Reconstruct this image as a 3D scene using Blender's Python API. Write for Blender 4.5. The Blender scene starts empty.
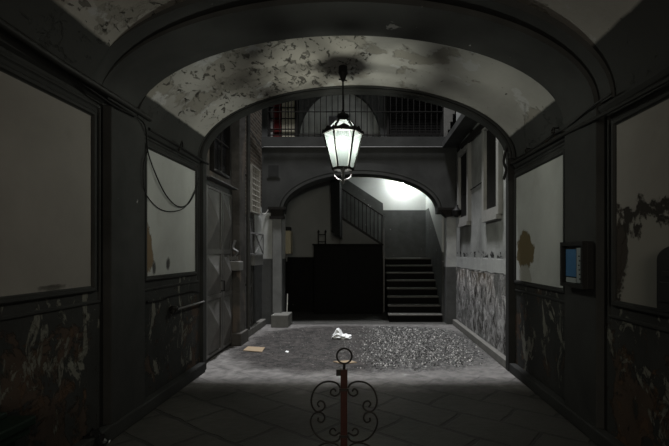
import bpy, bmesh, math, random
from mathutils import Vector, Matrix
random.seed(7)
S = bpy.context.scene
COL = S.collection
F, CX, CY, H = 446.0, 367.0, 253.0, 1.6      # focal length in pixels, vanishing point, camera height

def at(px, py, Y):                            # image point at a depth
    return Vector(((px-CX)*Y/F, Y, H+(CY-py)*Y/F))
def flo(px, py, z=0.0):                       # image point on a horizontal level
    return at(px, py, F*(H-z)/(py-CY))
def wal(px, py, X):                           # image point on a side wall
    return at(px, py, F*X/(px-CX))

# ------------------------------------------------------------------ materials
class NT:
    def __init__(s, name):
        s.mat = bpy.data.materials.new(name); s.mat.use_nodes = True
        s.t = s.mat.node_tree; s.b = s.t.nodes['Principled BSDF']
        s.b.inputs['Specular IOR Level'].default_value = 0.1
        s.g = s.t.nodes.new('ShaderNodeNewGeometry'); s.pos = s.g.outputs['Position']
        sp = s.t.nodes.new('ShaderNodeSeparateXYZ'); s.t.links.new(s.pos, sp.inputs[0])
        s.x, s.y, s.z = sp.outputs
    def L(s, v, sock):
        if isinstance(v, (int, float)): sock.default_value = v
        elif isinstance(v, (tuple, list)): sock.default_value = tuple(v)+((1,) if len(v) == 3 and len(sock.default_value) == 4 else ())
        else: s.t.links.new(v, sock)
    def noise(s, scale, detail=6, rough=.6, dist=0, off=0, stretch=None):
        mp = s.t.nodes.new('ShaderNodeMapping'); s.t.links.new(s.pos, mp.inputs[0])
        mp.inputs['Location'].default_value = (off, off*1.7, off*.6)
        if stretch: mp.inputs['Scale'].default_value = stretch
        n = s.t.nodes.new('ShaderNodeTexNoise'); s.t.links.new(mp.outputs[0], n.inputs['Vector'])
        n.inputs['Scale'].default_value = scale; n.inputs['Detail'].default_value = detail
        n.inputs['Roughness'].default_value = rough; n.inputs['Distortion'].default_value = dist
        return n.outputs[0]
    def rng(s, v, a, b, c=0., d=1.):
        n = s.t.nodes.new('ShaderNodeMapRange'); n.clamp = True
        s.L(v, n.inputs[0])
        for i, k in enumerate((a, b, c, d)): s.L(k, n.inputs[1+i])
        return n.outputs[0]
    def m(s, op, a, b=0.):
        n = s.t.nodes.new('ShaderNodeMath'); n.operation = op; s.L(a, n.inputs[0]); s.L(b, n.inputs[1]); return n.outputs[0]
    def mix(s, f, a, b):
        n = s.t.nodes.new('ShaderNodeMix'); n.data_type = 'RGBA'
        s.L(f, n.inputs[0]); s.L(a, n.inputs[6]); s.L(b, n.inputs[7]); return n.outputs[2]
    def peel(s, scale, th, soft=.012, detail=9, rough=.62, dist=0.2, off=0, stretch=None):
        return s.rng(s.noise(scale, detail, rough, dist, off, stretch), th-soft, th+soft)
    def below(s, z, jit=.0, scale=4, soft=.01, off=3):     # 1 under height z, ragged edge
        v = s.z
        if jit: v = s.m('ADD', s.z, s.m('MULTIPLY', s.m('SUBTRACT', s.noise(scale, 6, .6, .3, off), .5), jit))
        return s.rng(v, z-soft, z+soft, 1., 0.)
    def blob(s, c, r, jit, scale=6, off=5, squash=(1, 1, 1)):
        n = s.t.nodes.new('ShaderNodeVectorMath'); n.operation = 'SUBTRACT'; s.t.links.new(s.pos, n.inputs[0]); n.inputs[1].default_value = c
        q = s.t.nodes.new('ShaderNodeVectorMath'); q.operation = 'MULTIPLY'; s.t.links.new(n.outputs[0], q.inputs[0]); q.inputs[1].default_value = squash
        l = s.t.nodes.new('ShaderNodeVectorMath'); l.operation = 'LENGTH'; s.t.links.new(q.outputs[0], l.inputs[0])
        v = s.m('ADD', l.outputs['Value'], s.m('MULTIPLY', s.m('SUBTRACT', s.noise(scale, 7, .65, .2, off), .5), jit))
        return s.rng(v, r-.012, r+.012, 1., 0.)
    def out(s, color, rough=.8, height=None, strength=.5, dist=.02, spec=None, metal=0):
        s.L(color, s.b.inputs['Base Color']); s.L(rough, s.b.inputs['Roughness']); s.L(metal, s.b.inputs['Metallic'])
        if spec is not None: s.b.inputs['Specular IOR Level'].default_value = spec
        if height is not None:
            bp = s.t.nodes.new('ShaderNodeBump'); bp.inputs['Strength'].default_value = strength; bp.inputs['Distance'].default_value = dist
            s.L(height, bp.inputs['Height']); s.t.links.new(bp.outputs[0], s.b.inputs['Normal'])
        return s.mat

def g(v, t=(1, 1, 1)): return (v*t[0], v*t[1], v*t[2])
WARM = (1.06, 1.0, .9); COOL = (.97, 1.0, .98)

def simple(name, c, rough=.6, metal=0, var=.25, scale=12, bump=.15, spec=.12):
    n = NT(name); f = n.noise(scale, 5, .6)
    return n.out(n.mix(f, tuple(k*(1-var) for k in c), tuple(k*(1+var) for k in c)), rough, f, bump, .01, spec, metal)

def mottled(n, v, tint, var=.3, scale=1.6, off=0):
    return n.mix(n.rng(n.noise(scale, 8, .6, .3, off), .3, .7), g(v*(1-var), tint), g(v*(1+var), tint))

def make_gray(name, v=.05, chip=.71):
    n = NT(name); c = mottled(n, v, COOL); p = n.peel(3.2, chip, off=4)
    c = n.mix(p, c, g(.2)); h = n.m('SUBTRACT', n.m('MULTIPLY', n.noise(25, 4), .15), p)
    return n.out(c, .75, h, .4, .01)

def make_passage_wall():
    n = NT('passage_wall_paint')
    c = mottled(n, .025, COOL)
    top = n.m('ADD', .95, n.m('MULTIPLY', n.m('SUBTRACT', n.noise(1.3, 4), .5), 1.3))
    low = n.rng(n.m('SUBTRACT', n.z, top), -.1, .15, 1, 0)
    near = n.rng(n.y, 3.55, 3.75, 1, 0)
    far = n.rng(n.y, 5.0, 5.7, 0, .75)
    zone = n.m('MULTIPLY', low, n.m('MAXIMUM', n.m('MAXIMUM', near, far), .3))
    nz = n.noise(3.4, 10, .68, .4, 2)
    p1 = n.rng(n.m('ADD', nz, n.m('MULTIPLY', zone, .13)), .61, .64)
    p2 = n.rng(n.m('ADD', n.noise(5.5, 10, .7, .3, 9), n.m('MULTIPLY', zone, .13)), .68, .70)
    p3 = n.rng(n.m('ADD', n.noise(5.0, 10, .70, .6, 17, (1, 1, .7)), n.m('MULTIPLY', zone, .12)), .685, .71)
    for ctr, r, sq in (((-2.26, 5.55, .78), .36, (0, 1.3, .62)), ((2.0, 4.75, .75), .30, (0, .8, .6)), ((2.0, 5.35, 1.0), .28, (0, .9, .7)), ((-2.26, 2.9, .95), .35, (0, .7, 1)), ((2.0, 3.45, 1.05), .28, (0, 1, .8))):
        q = n.m('MULTIPLY', n.blob(ctr, r, .5, 4, 7, sq), n.peel(5.5, .555, .012, 10, .72, .8, 23, (1, 1, .55)))
        p3 = n.m('MAXIMUM', p3, q)
    under = n.mix(n.noise(5, 6, .6, 0, 6), (.07, .048, .036), (.02, .017, .015))
    c = n.mix(p1, c, under); c = n.mix(p2, c, (.06, .038, .025)); c = n.mix(p3, c, n.mix(n.noise(7, 6, .7, 0, 41), (.035, .034, .03), (.19, .19, .165)))
    h = n.m('ADD', n.m('MULTIPLY', n.noise(18, 6), .3), n.m('SUBTRACT', n.m('MULTIPLY', p3, .6), n.m('ADD', p1, n.m('MULTIPLY', p2, .5))))
    return n.out(c, .82, h, .8, .015)

def make_panel(name, v, tint, patches):
    n = NT(name); c = mottled(n, v, tint, .14, 1.1)
    st = n.rng(n.noise(3, 8, .65, .5, 8), .55, .8); c = n.mix(n.m('MULTIPLY', st, .3), c, g(v*.5, WARM))
    h = n.m('MULTIPLY', n.noise(9, 7), .3)
    for (ctr, r, jit, col, sq) in patches:
        p = n.blob(ctr, r, jit, 5, 5, sq); c = n.mix(p, c, col); h = n.m('SUBTRACT', h, p)
    return n.out(c, .8, h, .7, .012)

def make_vault(name, v, tint, zpaint, th, ctr):
    n = NT(name); c = mottled(n, v, tint, .16, 1.0)
    # wide brownish bare areas and smaller torn flakes
    w = n.blob(ctr, .75, 1.5, 1.3, 21, (.75, 1, 1))
    c = n.mix(n.m('MULTIPLY', w, .42), c, g(v*.55, (1.12, 1.0, .82)))
    near = n.blob((ctr[0]-.35, ctr[1], ctr[2]), 1.0, 1.2, 1.5, 31, (.8, 1, 1))
    lift = n.m('MULTIPLY', near, .085)
    f1 = n.rng(n.m('ADD', n.noise(6.5, 9, .66, .5, 3, (1, .5, 1)), lift), th+.03, th+.045)
    f2 = n.rng(n.m('ADD', n.noise(15.0, 6, .65, .8, 13, (1, .45, 1)), lift), th+.005, th+.02)
    f3 = n.peel(1.5, .57, off=27)
    c = n.mix(f3, c, g(v*.72, (1.05, 1, .9))); c = n.mix(f1, c, g(.085, WARM)); c = n.mix(f2, c, g(.05, WARM))
    sp = n.peel(1.9, .62, off=44); c = n.mix(sp, c, g(v*1.2))
    pz = n.below(zpaint, .03, 5)
    c = n.mix(pz, c, g(.03, COOL))
    h = n.m('SUBTRACT', n.m('MULTIPLY', n.noise(12, 6), .25), n.m('ADD', n.m('ADD', f1, f2), n.m('MULTIPLY', f3, .5)))
    return n.out(c, .85, h, .9, .02)

def make_court_right():
    n = NT('courtyard_right_plaster')
    c = mottled(n, .24, COOL, .38, 1.5)
    st = n.rng(n.noise(2.2, 8, .65, .6, 3, (1, 1, .35)), .5, .75); c = n.mix(n.m('MULTIPLY', st, .45), c, g(.09))
    band = n.m('MULTIPLY', n.below(1.52, .05, 6), n.rng(n.y, 6.3, 6.45)); c = n.mix(band, c, mottled(n, .33, COOL, .15, 3))
    holes = n.m('MULTIPLY', n.m('MULTIPLY', n.below(1.62, .15, 5), n.rng(n.z, 1.5, 1.53)), n.peel(5, .55, off=12)); c = n.mix(holes, c, g(.03))
    lo = n.below(1.28, .12, 5)
    lum = n.noise(4.5, 10, .72, 1.2, 2, (1, 1, .75))
    up = n.rng(n.z, .7, 1.15)
    rock = n.mix(n.rng(lum, .41, .64), g(.03, WARM), n.mix(up, g(.40), g(.75, (1.03, 1, .97))))
    dk = n.m('MULTIPLY', n.below(1.26, .1), n.rng(n.z, .95, 1.2)); rock = n.mix(n.m('MULTIPLY', dk, n.peel(4, .5, .1, off=5)), rock, (.08, .062, .04))
    smooth = n.peel(1.6, .55, .04, off=19); rock = n.mix(n.m('MULTIPLY', smooth, .8), rock, mottled(n, .13, COOL, .2, 4))
    c = n.mix(lo, c, rock)
    h = n.m('ADD', n.m('MULTIPLY', n.noise(14, 6), .12), n.m('MULTIPLY', lo, n.m('SUBTRACT', n.m('MULTIPLY', lum, 1.6), 1.2)))
    h = n.m('SUBTRACT', h, holes)
    return n.out(c, .75, h, 1.0, .05)

def make_court_left():
    n = NT('courtyard_left_masonry')
    c = mottled(n, .07, (1.05, 1, .94), .4, 2)
    st = n.peel(2.2, .56, .03, off=6, stretch=(1, 1, .4)); c = n.mix(st, c, (.13, .11, .095))
    # brick bared high up beyond the pier
    br = n.t.nodes.new('ShaderNodeTexBrick'); mp = n.t.nodes.new('ShaderNodeCombineXYZ')
    n.t.links.new(n.y, mp.inputs[0]); n.t.links.new(n.z, mp.inputs[1]); n.t.links.new(mp.outputs[0], br.inputs[0])
    br.inputs['Scale'].default_value = 1; br.inputs['Brick Width'].default_value = .26; br.inputs['Row Height'].default_value = .075
    br.inputs['Mortar Size'].default_value = .012
    br.inputs['Color1'].default_value = (.10, .078, .06, 1); br.inputs['Color2'].default_value = (.05, .042, .035, 1); br.inputs['Mortar'].default_value = (.15, .14, .12, 1)
    bz = n.m('MULTIPLY', n.rng(n.y, 8.1, 8.15), n.rng(n.m('ADD', n.z, n.m('MULTIPLY', n.noise(4), .5)), 2.6, 2.65))
    c = n.mix(bz, c, br.outputs[0])
    # whitewashed end next to the facade, grey dado under it
    wy = n.rng(n.m('ADD', n.y, n.m('MULTIPLY', n.m('SUBTRACT', n.noise(4, 6), .5), .25)), 9.32, 9.36)
    wz = n.rng(n.m('ADD', n.z, n.m('MULTIPLY', n.m('SUBTRACT', n.noise(5, 5), .5), .3)), 2.58, 2.62, 1, 0)
    ww = n.m('MULTIPLY', wy, wz); c = n.mix(ww, c, mottled(n, .5, COOL, .15, 3))
    gd = n.m('MULTIPLY', n.rng(n.y, 9.1, 9.12), n.below(1.47)); c = n.mix(gd, c, g(.06, COOL))
    h = n.m('ADD', n.m('MULTIPLY', n.noise(10, 8), .6), n.m('MULTIPLY', br.outputs['Fac'], n.m('MULTIPLY', bz, -.5)))
    return n.out(c, .85, h, .9, .03)

def make_jamb(name, z, up=.36, lo=.07):
    n = NT(name); c = mottled(n, up, COOL, .2, 3)
    c = n.mix(n.below(z, .02), c, mottled(n, lo, COOL, .2, 4))
    return n.out(c, .8, n.noise(15, 6), .3, .01)

def make_dado(name, up, lo, expr):
    """white plaster over a dark painted dado; expr(n) = 1 where dado"""
    n = NT(name); c = mottled(n, up, COOL, .08, 1.5)
    d = expr(n); dc = mottled(n, lo, COOL, .2, 3); dc = n.mix(n.peel(7, .68, off=2), dc, g(up*.6))
    c = n.mix(d, c, dc)
    return n.out(c, .75, n.noise(12, 6), .25, .01)

def make_floor():
    n = NT('lava_stone_paving')
    mp = n.t.nodes.new('ShaderNodeMapping'); n.t.links.new(n.pos, mp.inputs[0]); mp.inputs['Rotation'].default_value = (0, 0, math.radians(38))
    nz = n.t.nodes.new('ShaderNodeTexNoise'); nz.inputs['Scale'].default_value = 2.5; n.t.links.new(mp.outputs[0], nz.inputs[0])
    ad = n.t.nodes.new('ShaderNodeVectorMath'); ad.operation = 'MULTIPLY_ADD'; n.t.links.new(nz.outputs['Color'], ad.inputs[0]); ad.inputs[1].default_value = (.09, .09, 0); n.t.links.new(mp.outputs[0], ad.inputs[2])
    br = n.t.nodes.new('ShaderNodeTexBrick'); n.t.links.new(ad.outputs[0], br.inputs[0])
    for k, v in (('Scale', 1), ('Brick Width', .78), ('Row Height', .46), ('Mortar Size', .024), ('Mortar Smooth', .3)): br.inputs[k].default_value = v
    br.inputs['Color1'].default_value = (.036, .035, .029, 1); br.inputs['Color2'].default_value = (.024, .0235, .020, 1); br.inputs['Mortar'].default_value = (.003, .003, .003, 1)
    slab = n.mix(n.rng(n.noise(5, 9, .7, .4), .3, .75), br.outputs[0], (.014, .0135, .011))
    lit_dust = n.m('MULTIPLY', n.rng(n.m('ADD', n.y, n.m('MULTIPLY', n.m('SUBTRACT', n.noise(2, 6), .5), .6)), 5.1, 5.5), .75)  # dusty paving painted paler from where the yard light spills in
    slab = n.mix(lit_dust, slab, mottled(n, .155, (1.04, 1, .98), .5, 7))
    # the worn, broken middle of the yard
    jit = n.m('ADD', n.m('MULTIPLY', n.m('SUBTRACT', n.noise(1.8, 8, .7, .3, 5), .5), 1.0), n.m('MULTIPLY', n.m('SUBTRACT', n.noise(9, 6, .7, .3, 15), .5), .6))
    qx = n.m('POWER', n.m('ABSOLUTE', n.m('DIVIDE', n.m('SUBTRACT', n.x, -.08), 2.15)), 3.0); qy = n.m('POWER', n.m('ABSOLUTE', n.m('DIVIDE', n.m('SUBTRACT', n.y, 7.9), 1.95)), 3.0)
    rad = n.rng(n.m('ADD', n.m('ADD', qx, qy), jit), .75, 1.15, 1, 0)
    fine = n.noise(15, 5, .7, .3)
    grit = n.mix(n.rng(fine, .44, .62), (.012, .0115, .011), (.17, .168, .165))
    dirt = n.mix(n.rng(n.noise(7, 7, .75, .6, 4), .42, .64), (.009, .0085, .008), (.075, .067, .064))
    right = n.rng(n.m('ADD', n.x, n.m('MULTIPLY', n.m('SUBTRACT', n.noise(1.8, 5), .5), 1.2)), -.1, .3)
    yard = n.mix(right, dirt, grit)
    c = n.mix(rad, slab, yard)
    vest = n.rng(n.y, 9.9, 10.05); c = n.mix(vest, c, n.mix(n.rng(n.noise(4, 8, .7), .3, .7), (.02, .0195, .018), (.05, .049, .045)))
    lump = n.m('MULTIPLY', rad, n.m('ADD', n.m('MULTIPLY', fine, 1.1), n.m('MULTIPLY', n.noise(9, 8, .7, .5, 4), .7)))
    h = n.m('ADD', n.m('MULTIPLY', n.m('SUBTRACT', 1., br.outputs['Fac']), n.m('SUBTRACT', .7, rad)), n.m('ADD', n.m('MULTIPLY', n.noise(8, 8), .35), lump))
    ro = n.m('SUBTRACT', .72, n.m('MULTIPLY', n.m('MULTIPLY', rad, right), .3))
    return n.out(c, ro, h, 1.0, .03, .5)

M = {}
M['wall'] = make_passage_wall()
M['gray'] = make_gray('dark_grey_paint', .026)
M['rib'] = make_gray('rib_grey_paint', .031, .69)
M['mould'] = make_gray('moulding_paint', .024, .8)
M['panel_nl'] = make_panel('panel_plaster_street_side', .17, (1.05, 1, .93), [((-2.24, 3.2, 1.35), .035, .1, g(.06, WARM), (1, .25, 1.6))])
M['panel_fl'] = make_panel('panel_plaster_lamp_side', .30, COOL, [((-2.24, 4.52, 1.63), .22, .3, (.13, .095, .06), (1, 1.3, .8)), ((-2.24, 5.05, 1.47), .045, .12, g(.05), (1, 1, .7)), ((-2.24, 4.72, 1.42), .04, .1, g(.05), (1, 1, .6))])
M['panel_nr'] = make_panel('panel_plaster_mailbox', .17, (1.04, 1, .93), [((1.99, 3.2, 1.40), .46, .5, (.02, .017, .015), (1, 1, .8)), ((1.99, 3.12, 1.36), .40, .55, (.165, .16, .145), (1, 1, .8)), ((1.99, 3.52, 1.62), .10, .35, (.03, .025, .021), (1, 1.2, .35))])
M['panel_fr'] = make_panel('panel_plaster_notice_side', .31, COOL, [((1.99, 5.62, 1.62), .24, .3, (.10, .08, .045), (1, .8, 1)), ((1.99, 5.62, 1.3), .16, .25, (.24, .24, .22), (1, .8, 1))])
M['vault_f'] = make_vault('vault_plaster_lantern', .23, (1.02, 1, .95), 3.15, .665, (-.85, 5.2, 3.7))
M['vault_n'] = make_vault('vault_plaster_street', .21, (1.04, 1, .93), 3.27, .69, (-1.2, 2.9, 3.7))
M['court_r'] = make_court_right()
M['court_l'] = make_court_left()
M['facade'] = make_gray('facade_paint', .05, .78)
M['jamb_r'] = make_jamb('right_jamb_paint', 1.29)
M['jamb_l'] = make_jamb('left_jamb_paint', 1.47)
M['pilaster_green'] = make_jamb('pale_pilaster_paint', -1, .17)
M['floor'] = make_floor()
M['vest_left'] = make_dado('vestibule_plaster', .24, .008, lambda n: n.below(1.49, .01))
M['partition'] = make_jamb('partition_shade_paint', 9, .02, .012)  # near-black colour puts in the shade of the backlit end face
M['vest_flight'] = make_dado('under_flight_plaster', .16, .016, lambda n: n.below(-1))
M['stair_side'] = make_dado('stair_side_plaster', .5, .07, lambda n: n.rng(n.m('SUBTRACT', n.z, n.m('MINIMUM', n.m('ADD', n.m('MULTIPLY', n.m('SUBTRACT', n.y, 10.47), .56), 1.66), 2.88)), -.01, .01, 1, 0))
def back_expr(n):
    slope = n.m('MULTIPLY', n.m('SUBTRACT', .48, n.x), .66)
    top = n.m('ADD', 2.88, n.m('MULTIPLY', n.rng(n.x, .475, .485, 1, 0), n.m('ADD', .2, slope)))
    return n.rng(n.m('SUBTRACT', n.z, top), -.01, .01, 1, 0)
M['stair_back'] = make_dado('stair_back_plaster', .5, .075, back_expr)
M['gallery'] = make_gray('gallery_paint', .10, .8)
M['niche'] = make_jamb('niche_whitewash', -1, .75)
M['iron'] = simple('dark_iron', (.018, .017, .016), .55, .4, .4)
M['rust'] = simple('rusty_painted_iron', (.026, .010, .008), .6, .2, .5, 30)
M['black'] = simple('black_paint', (.010, .010, .010), .55, 0, .3)
M['cable'] = simple('cable_rubber', (.012, .012, .012), .6, 0, .2)
M['pipe'] = simple('painted_pipe', (.014, .014, .013), .6, 0, .3)
M['lattice'] = simple('pale_lattice_iron', (.36, .345, .31), .6, .1, .3)
M['drain'] = simple('dull_drainpipe', (.05, .05, .048), .6, .1, .4)
M['zinc'] = simple('zinc_pipe', (.13, .13, .13), .5, .2, .4)
M['white_pvc'] = simple('white_plastic', (.42, .42, .40), .5, 0, .2)
M['door'] = simple('grey_steel_door', (.105, .103, .10), .5, .2, .4, 5)
M['stone'] = simple('grey_stone', (.13, .128, .12), .75, 0, .35, 9, .4)
M['step'] = simple('worn_step_stone', (.12, .118, .11), .6, 0, .3, 9, .3)
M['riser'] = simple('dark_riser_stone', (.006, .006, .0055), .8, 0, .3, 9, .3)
M['concrete'] = simple('pale_concrete', (.14, .14, .13), .8, 0, .25, 10, .4)
M['whiteframe'] = simple('white_window_surround', (.24, .24, .23), .8, 0, .25, 6, .3)
M['dark_glass'] = simple('unlit_window_glass', (.012, .012, .013), .15, 0, .2, 4, .02, .5)
M['shutter'] = simple('dark_shutter_wood', (.012, .0115, .011), .6, 0, .3)
M['red'] = simple('dark_red_curtain', (.10, .013, .013), .9, 0, .3)
M['cream'] = simple('cream_curtain', (.5, .47, .37), .9, 0, .15)
M['boiler'] = simple('aged_cream_enamel', (.30, .27, .19), .45, 0, .15)
M['card'] = simple('brown_cardboard', (.30, .235, .16), .85, 0, .2)
M['paper'] = simple('white_paper', (.85, .87, .88), .8, 0, .04)
M['bluepaper'] = simple('blue_poster_paper', (.05, .125, .25), .6, 0, .1, 5, .02)
M['notepaper'] = simple('grey_white_notice_paper', (.26, .27, .28), .6, 0, .06, 5, .02)
M['mark'] = simple('black_print', (.02, .02, .02), .7)
M['green'] = simple('dark_green_paint', (.006, .013, .009), .45, 0, .3)
M['bagblack'] = simple('black_plastic_bag', (.01, .01, .011), .3, 0, .3)
M['teal'] = simple('teal_plastic', (.05, .28, .25), .5)
M['ceramic'] = simple('grey_enamel', (.16, .16, .155), .4)
M['wood_dark'] = simple('black_stained_wood', (.0035, .0033, .003), .7, 0, .3)

def emissive(name, col, st):
    n = NT(name); n.b.inputs['Emission Color'].default_value = (*col, 1); n.b.inputs['Emission Strength'].default_value = st
    n.b.inputs['Base Color'].default_value = (.8, .8, .8, 1); return n.mat
def glowing(name, col, st):
    m_ = bpy.data.materials.new(name); m_.use_nodes = True; t = m_.node_tree
    for k in list(t.nodes):
        if k.type != 'OUTPUT_MATERIAL': t.nodes.remove(k)
    o = [k for k in t.nodes if k.type == 'OUTPUT_MATERIAL'][0]
    tr = t.nodes.new('ShaderNodeBsdfTransparent'); em = t.nodes.new('ShaderNodeEmission'); em.inputs[0].default_value = (*col, 1); em.inputs[1].default_value = st
    ad = t.nodes.new('ShaderNodeAddShader'); t.links.new(tr.outputs[0], ad.inputs[0]); t.links.new(em.outputs[0], ad.inputs[1]); t.links.new(ad.outputs[0], o.inputs[0])
    return m_
M['bulb'] = glowing('lit_bulb_glass', (.93, 1, .96), .12)
M['stairbulb'] = emissive('lit_stair_bulb', (.95, 1, .97), 25.0)
def frosted(name, share):
    m_ = bpy.data.materials.new(name); m_.use_nodes = True; t = m_.node_tree
    for k in list(t.nodes):
        if k.type != 'OUTPUT_MATERIAL': t.nodes.remove(k)
    o = [k for k in t.nodes if k.type == 'OUTPUT_MATERIAL'][0]
    tr = t.nodes.new('ShaderNodeBsdfTransparent'); tr.inputs[0].default_value = (.93, .96, .9, 1)
    tl = t.nodes.new('ShaderNodeBsdfTranslucent'); tl.inputs[0].default_value = (.030, .0355, .0345, 1)
    mx = t.nodes.new('ShaderNodeMixShader'); mx.inputs[0].default_value = share
    t.links.new(tr.outputs[0], mx.inputs[1]); t.links.new(tl.outputs[0], mx.inputs[2]); t.links.new(mx.outputs[0], o.inputs[0])
    return m_
M['frost'] = frosted('frosted_lantern_glass', .45); M['roofglass'] = frosted('smoked_roof_glass', .62)
def clear_glass():
    m_ = bpy.data.materials.new('display_case_glass'); m_.use_nodes = True; t = m_.node_tree
    for k in list(t.nodes):
        if k.type != 'OUTPUT_MATERIAL': t.nodes.remove(k)
    o = [k for k in t.nodes if k.type == 'OUTPUT_MATERIAL'][0]
    tr = t.nodes.new('ShaderNodeBsdfTransparent'); tr.inputs[0].default_value = (.92, .95, .95, 1)
    gl = t.nodes.new('ShaderNodeBsdfGlossy'); gl.inputs['Roughness'].default_value = .08
    mx = t.nodes.new('ShaderNodeMixShader'); mx.inputs[0].default_value = .05
    t.links.new(tr.outputs[0], mx.inputs[1]); t.links.new(gl.outputs[0], mx.inputs[2]); t.links.new(mx.outputs[0], o.inputs[0])
    return m_
M['glass'] = clear_glass()

# ------------------------------------------------------------------ geometry helpers
def catmull(P, k=6, closed=False):
    P = [Vector(p) for p in P]; n = len(P); out = []
    for i in range(n if closed else n-1):
        p0 = P[(i-1) % n] if closed or i else P[0]*2-P[1]
        p1, p2 = P[i], P[(i+1) % n]
        p3 = P[(i+2) % n] if closed or i+2 < n else P[-1]*2-P[-2]
        for j in range(k):
            t = j/k
            out.append(.5*((2*p1)+(-p0+p2)*t+(2*p0-5*p1+4*p2-p3)*t*t+(-p0+3*p1-3*p2+p3)*t**3))
    if not closed: out.append(P[-1])
    return out

class MB:
    def __init__(s): s.bm = bmesh.new()
    def box(s, x0, x1, y0, y1, z0, z1):
        v = [s.bm.verts.new((x, y, z)) for x in (x0, x1) for y in (y0, y1) for z in (z0, z1)]
        for f in ((0, 1, 3, 2), (4, 6, 7, 5), (0, 4, 5, 1), (2, 3, 7, 6), (0, 2, 6, 4), (1, 5, 7, 3)): s.bm.faces.new([v[i] for i in f])
        return s
    def bar(s, a, b, w, d, up=(0, 0, 1)):
        a, b = Vector(a), Vector(b); t = (b-a).normalized(); u = Vector(up)
        if abs(t.dot(u)) > .95: u = Vector((0, 1, 0))
        r = t.cross(u).normalized(); u = r.cross(t)
        v = [s.bm.verts.new(p+r*i*w/2+u*j*d/2) for p in (a, b) for i, j in ((-1, -1), (1, -1), (1, 1), (-1, 1))]
        for f in ((0, 1, 2, 3), (7, 6, 5, 4), (0, 4, 5, 1), (1, 5, 6, 2), (2, 6, 7, 3), (3, 7, 4, 0)): s.bm.faces.new([v[i] for i in f])
        return s
    def tube(s, P, r, n=8, closed=False):
        P = [Vector(p) for p in P]; rings = []; N = len(P); nrm = None
        rr = r if isinstance(r, (list, tuple)) else [r]*N
        for i, p in enumerate(P):
            a = P[(i-1) % N] if closed or i else p; b = P[(i+1) % N] if closed or i < N-1 else p
            t = (b-a).normalized()
            if nrm is None:
                nrm = t.orthogonal().normalized()
            nrm = (nrm-t*nrm.dot(t))
            nrm = nrm.normalized() if nrm.length > 1e-6 else t.orthogonal().normalized()
            bi = t.cross(nrm)
            rings.append([s.bm.verts.new(p+(nrm*math.cos(2*math.pi*k/n)+bi*math.sin(2*math.pi*k/n))*rr[i]) for k in range(n)])
        for i in range(N if closed else N-1):
            A, B = rings[i], rings[(i+1) % N]
            for k in range(n): s.bm.faces.new((A[k], A[(k+1) % n], B[(k+1) % n], B[k]))
        if not closed:
            s.bm.faces.new(rings[0][::-1]); s.bm.faces.new(rings[-1])
        return s
    def lathe(s, c, prof, n=16, rot=0, sx=1, sy=1):
        c = Vector(c); rings = []
        for r, z in prof:
            rings.append([s.bm.verts.new(c+Vector((math.cos(rot+2*math.pi*k/n)*r*sx, math.sin(rot+2*math.pi*k/n)*r*sy, z))) for k in range(n)])
        for A, B in zip(rings, rings[1:]):
            for k in range(n): s.bm.faces.new((A[k], A[(k+1) % n], B[(k+1) % n], B[k]))
        s.bm.faces.new(rings[0][::-1]); s.bm.faces.new(rings[-1]); return s
    def prism(s, pts, vec):
        A = [s.bm.verts.new(p) for p in pts]; B = [s.bm.verts.new(Vector(p)+Vector(vec)) for p in pts]; n = len(A)
        s.bm.faces.new(A); s.bm.faces.new(B[::-1])
        for i in range(n): s.bm.faces.new((A[i], B[i], B[(i+1) % n], A[(i+1) % n]))
        return s
    def arch(s, x0, x1, z0, z1, cx, a, zs, rise, y0, y1, n=40):
        """a wall slab pierced by an elliptic arch that springs at zs"""
        P = [(cx-a*math.cos(math.pi*i/n), zs+rise*math.sin(math.pi*i/n)) for i in range(n+1)]
        q = lambda x, z: (s.bm.verts.new((x, y0, z)), s.bm.verts.new((x, y1, z)))
        bot = [q(*p) for p in P]; top = [q(p[0], z1) for p in P]
        for i in range(n):
            a0, a1, b1, b0 = bot[i], bot[i+1], top[i+1], top[i]
            s.bm.faces.new((a0[0], a1[0], b1[0], b0[0])); s.bm.faces.new((a0[1], b0[1], b1[1], a1[1]))
            s.bm.faces.new((a0[0], a0[1], a1[1], a1[0])); s.bm.faces.new((b0[0], b1[0], b1[1], b0[1]))
        if x0 < cx-a-1e-4: s.box(x0, cx-a, y0, y1, z0, z1)
        if x1 > cx+a+1e-4: s.box(cx+a, x1, y0, y1, z0, z1)
        return s
    def ring(s, cx, a, zs, rise, th, y0, y1, n=40):
        """an arched moulding of thickness th around the curve"""
        def P(k, i): t = math.pi*i/n; return (cx-(a+k)*math.cos(t), zs+(rise+k)*math.sin(t))
        V = []
        for i in range(n+1):
            (xa, za), (xb, zb) = P(0, i), P(th, i)
            V.append([s.bm.verts.new(p) for p in ((xa, y0, za), (xb, y0, zb), (xb, y1, zb), (xa, y1, za))])
        for A, B in zip(V, V[1:]):
            for k in range(4): s.bm.faces.new((A[k], B[k], B[(k+1) % 4], A[(k+1) % 4]))
        s.bm.faces.new(V[0][::-1]); s.bm.faces.new(V[-1]); return s
    def frame_x(s, X, d, y0, y1, z0, z1, w, step=.0):
        """a mitred rectangular moulding lying on a side wall at X, standing d proud (signed)"""
        def rect(k): return [(y0+k, z0+k), (y1-k, z0+k), (y1-k, z1-k), (y0+k, z1-k)]
        prof = [(0, X), (0, X+d*.6), (w*.25, X+d), (w*.7, X+d), (w*.85, X+d*.45), (w, X+d*.3), (w, X)]
        rings = [[s.bm.verts.new((x, y, z)) for y, z in rect(k)] for k, x in prof]
        for A, B in zip(rings, rings[1:]+rings[:1]):
            for k in range(4): s.bm.faces.new((A[k], A[(k+1) % 4], B[(k+1) % 4], B[k]))
        return s
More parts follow.
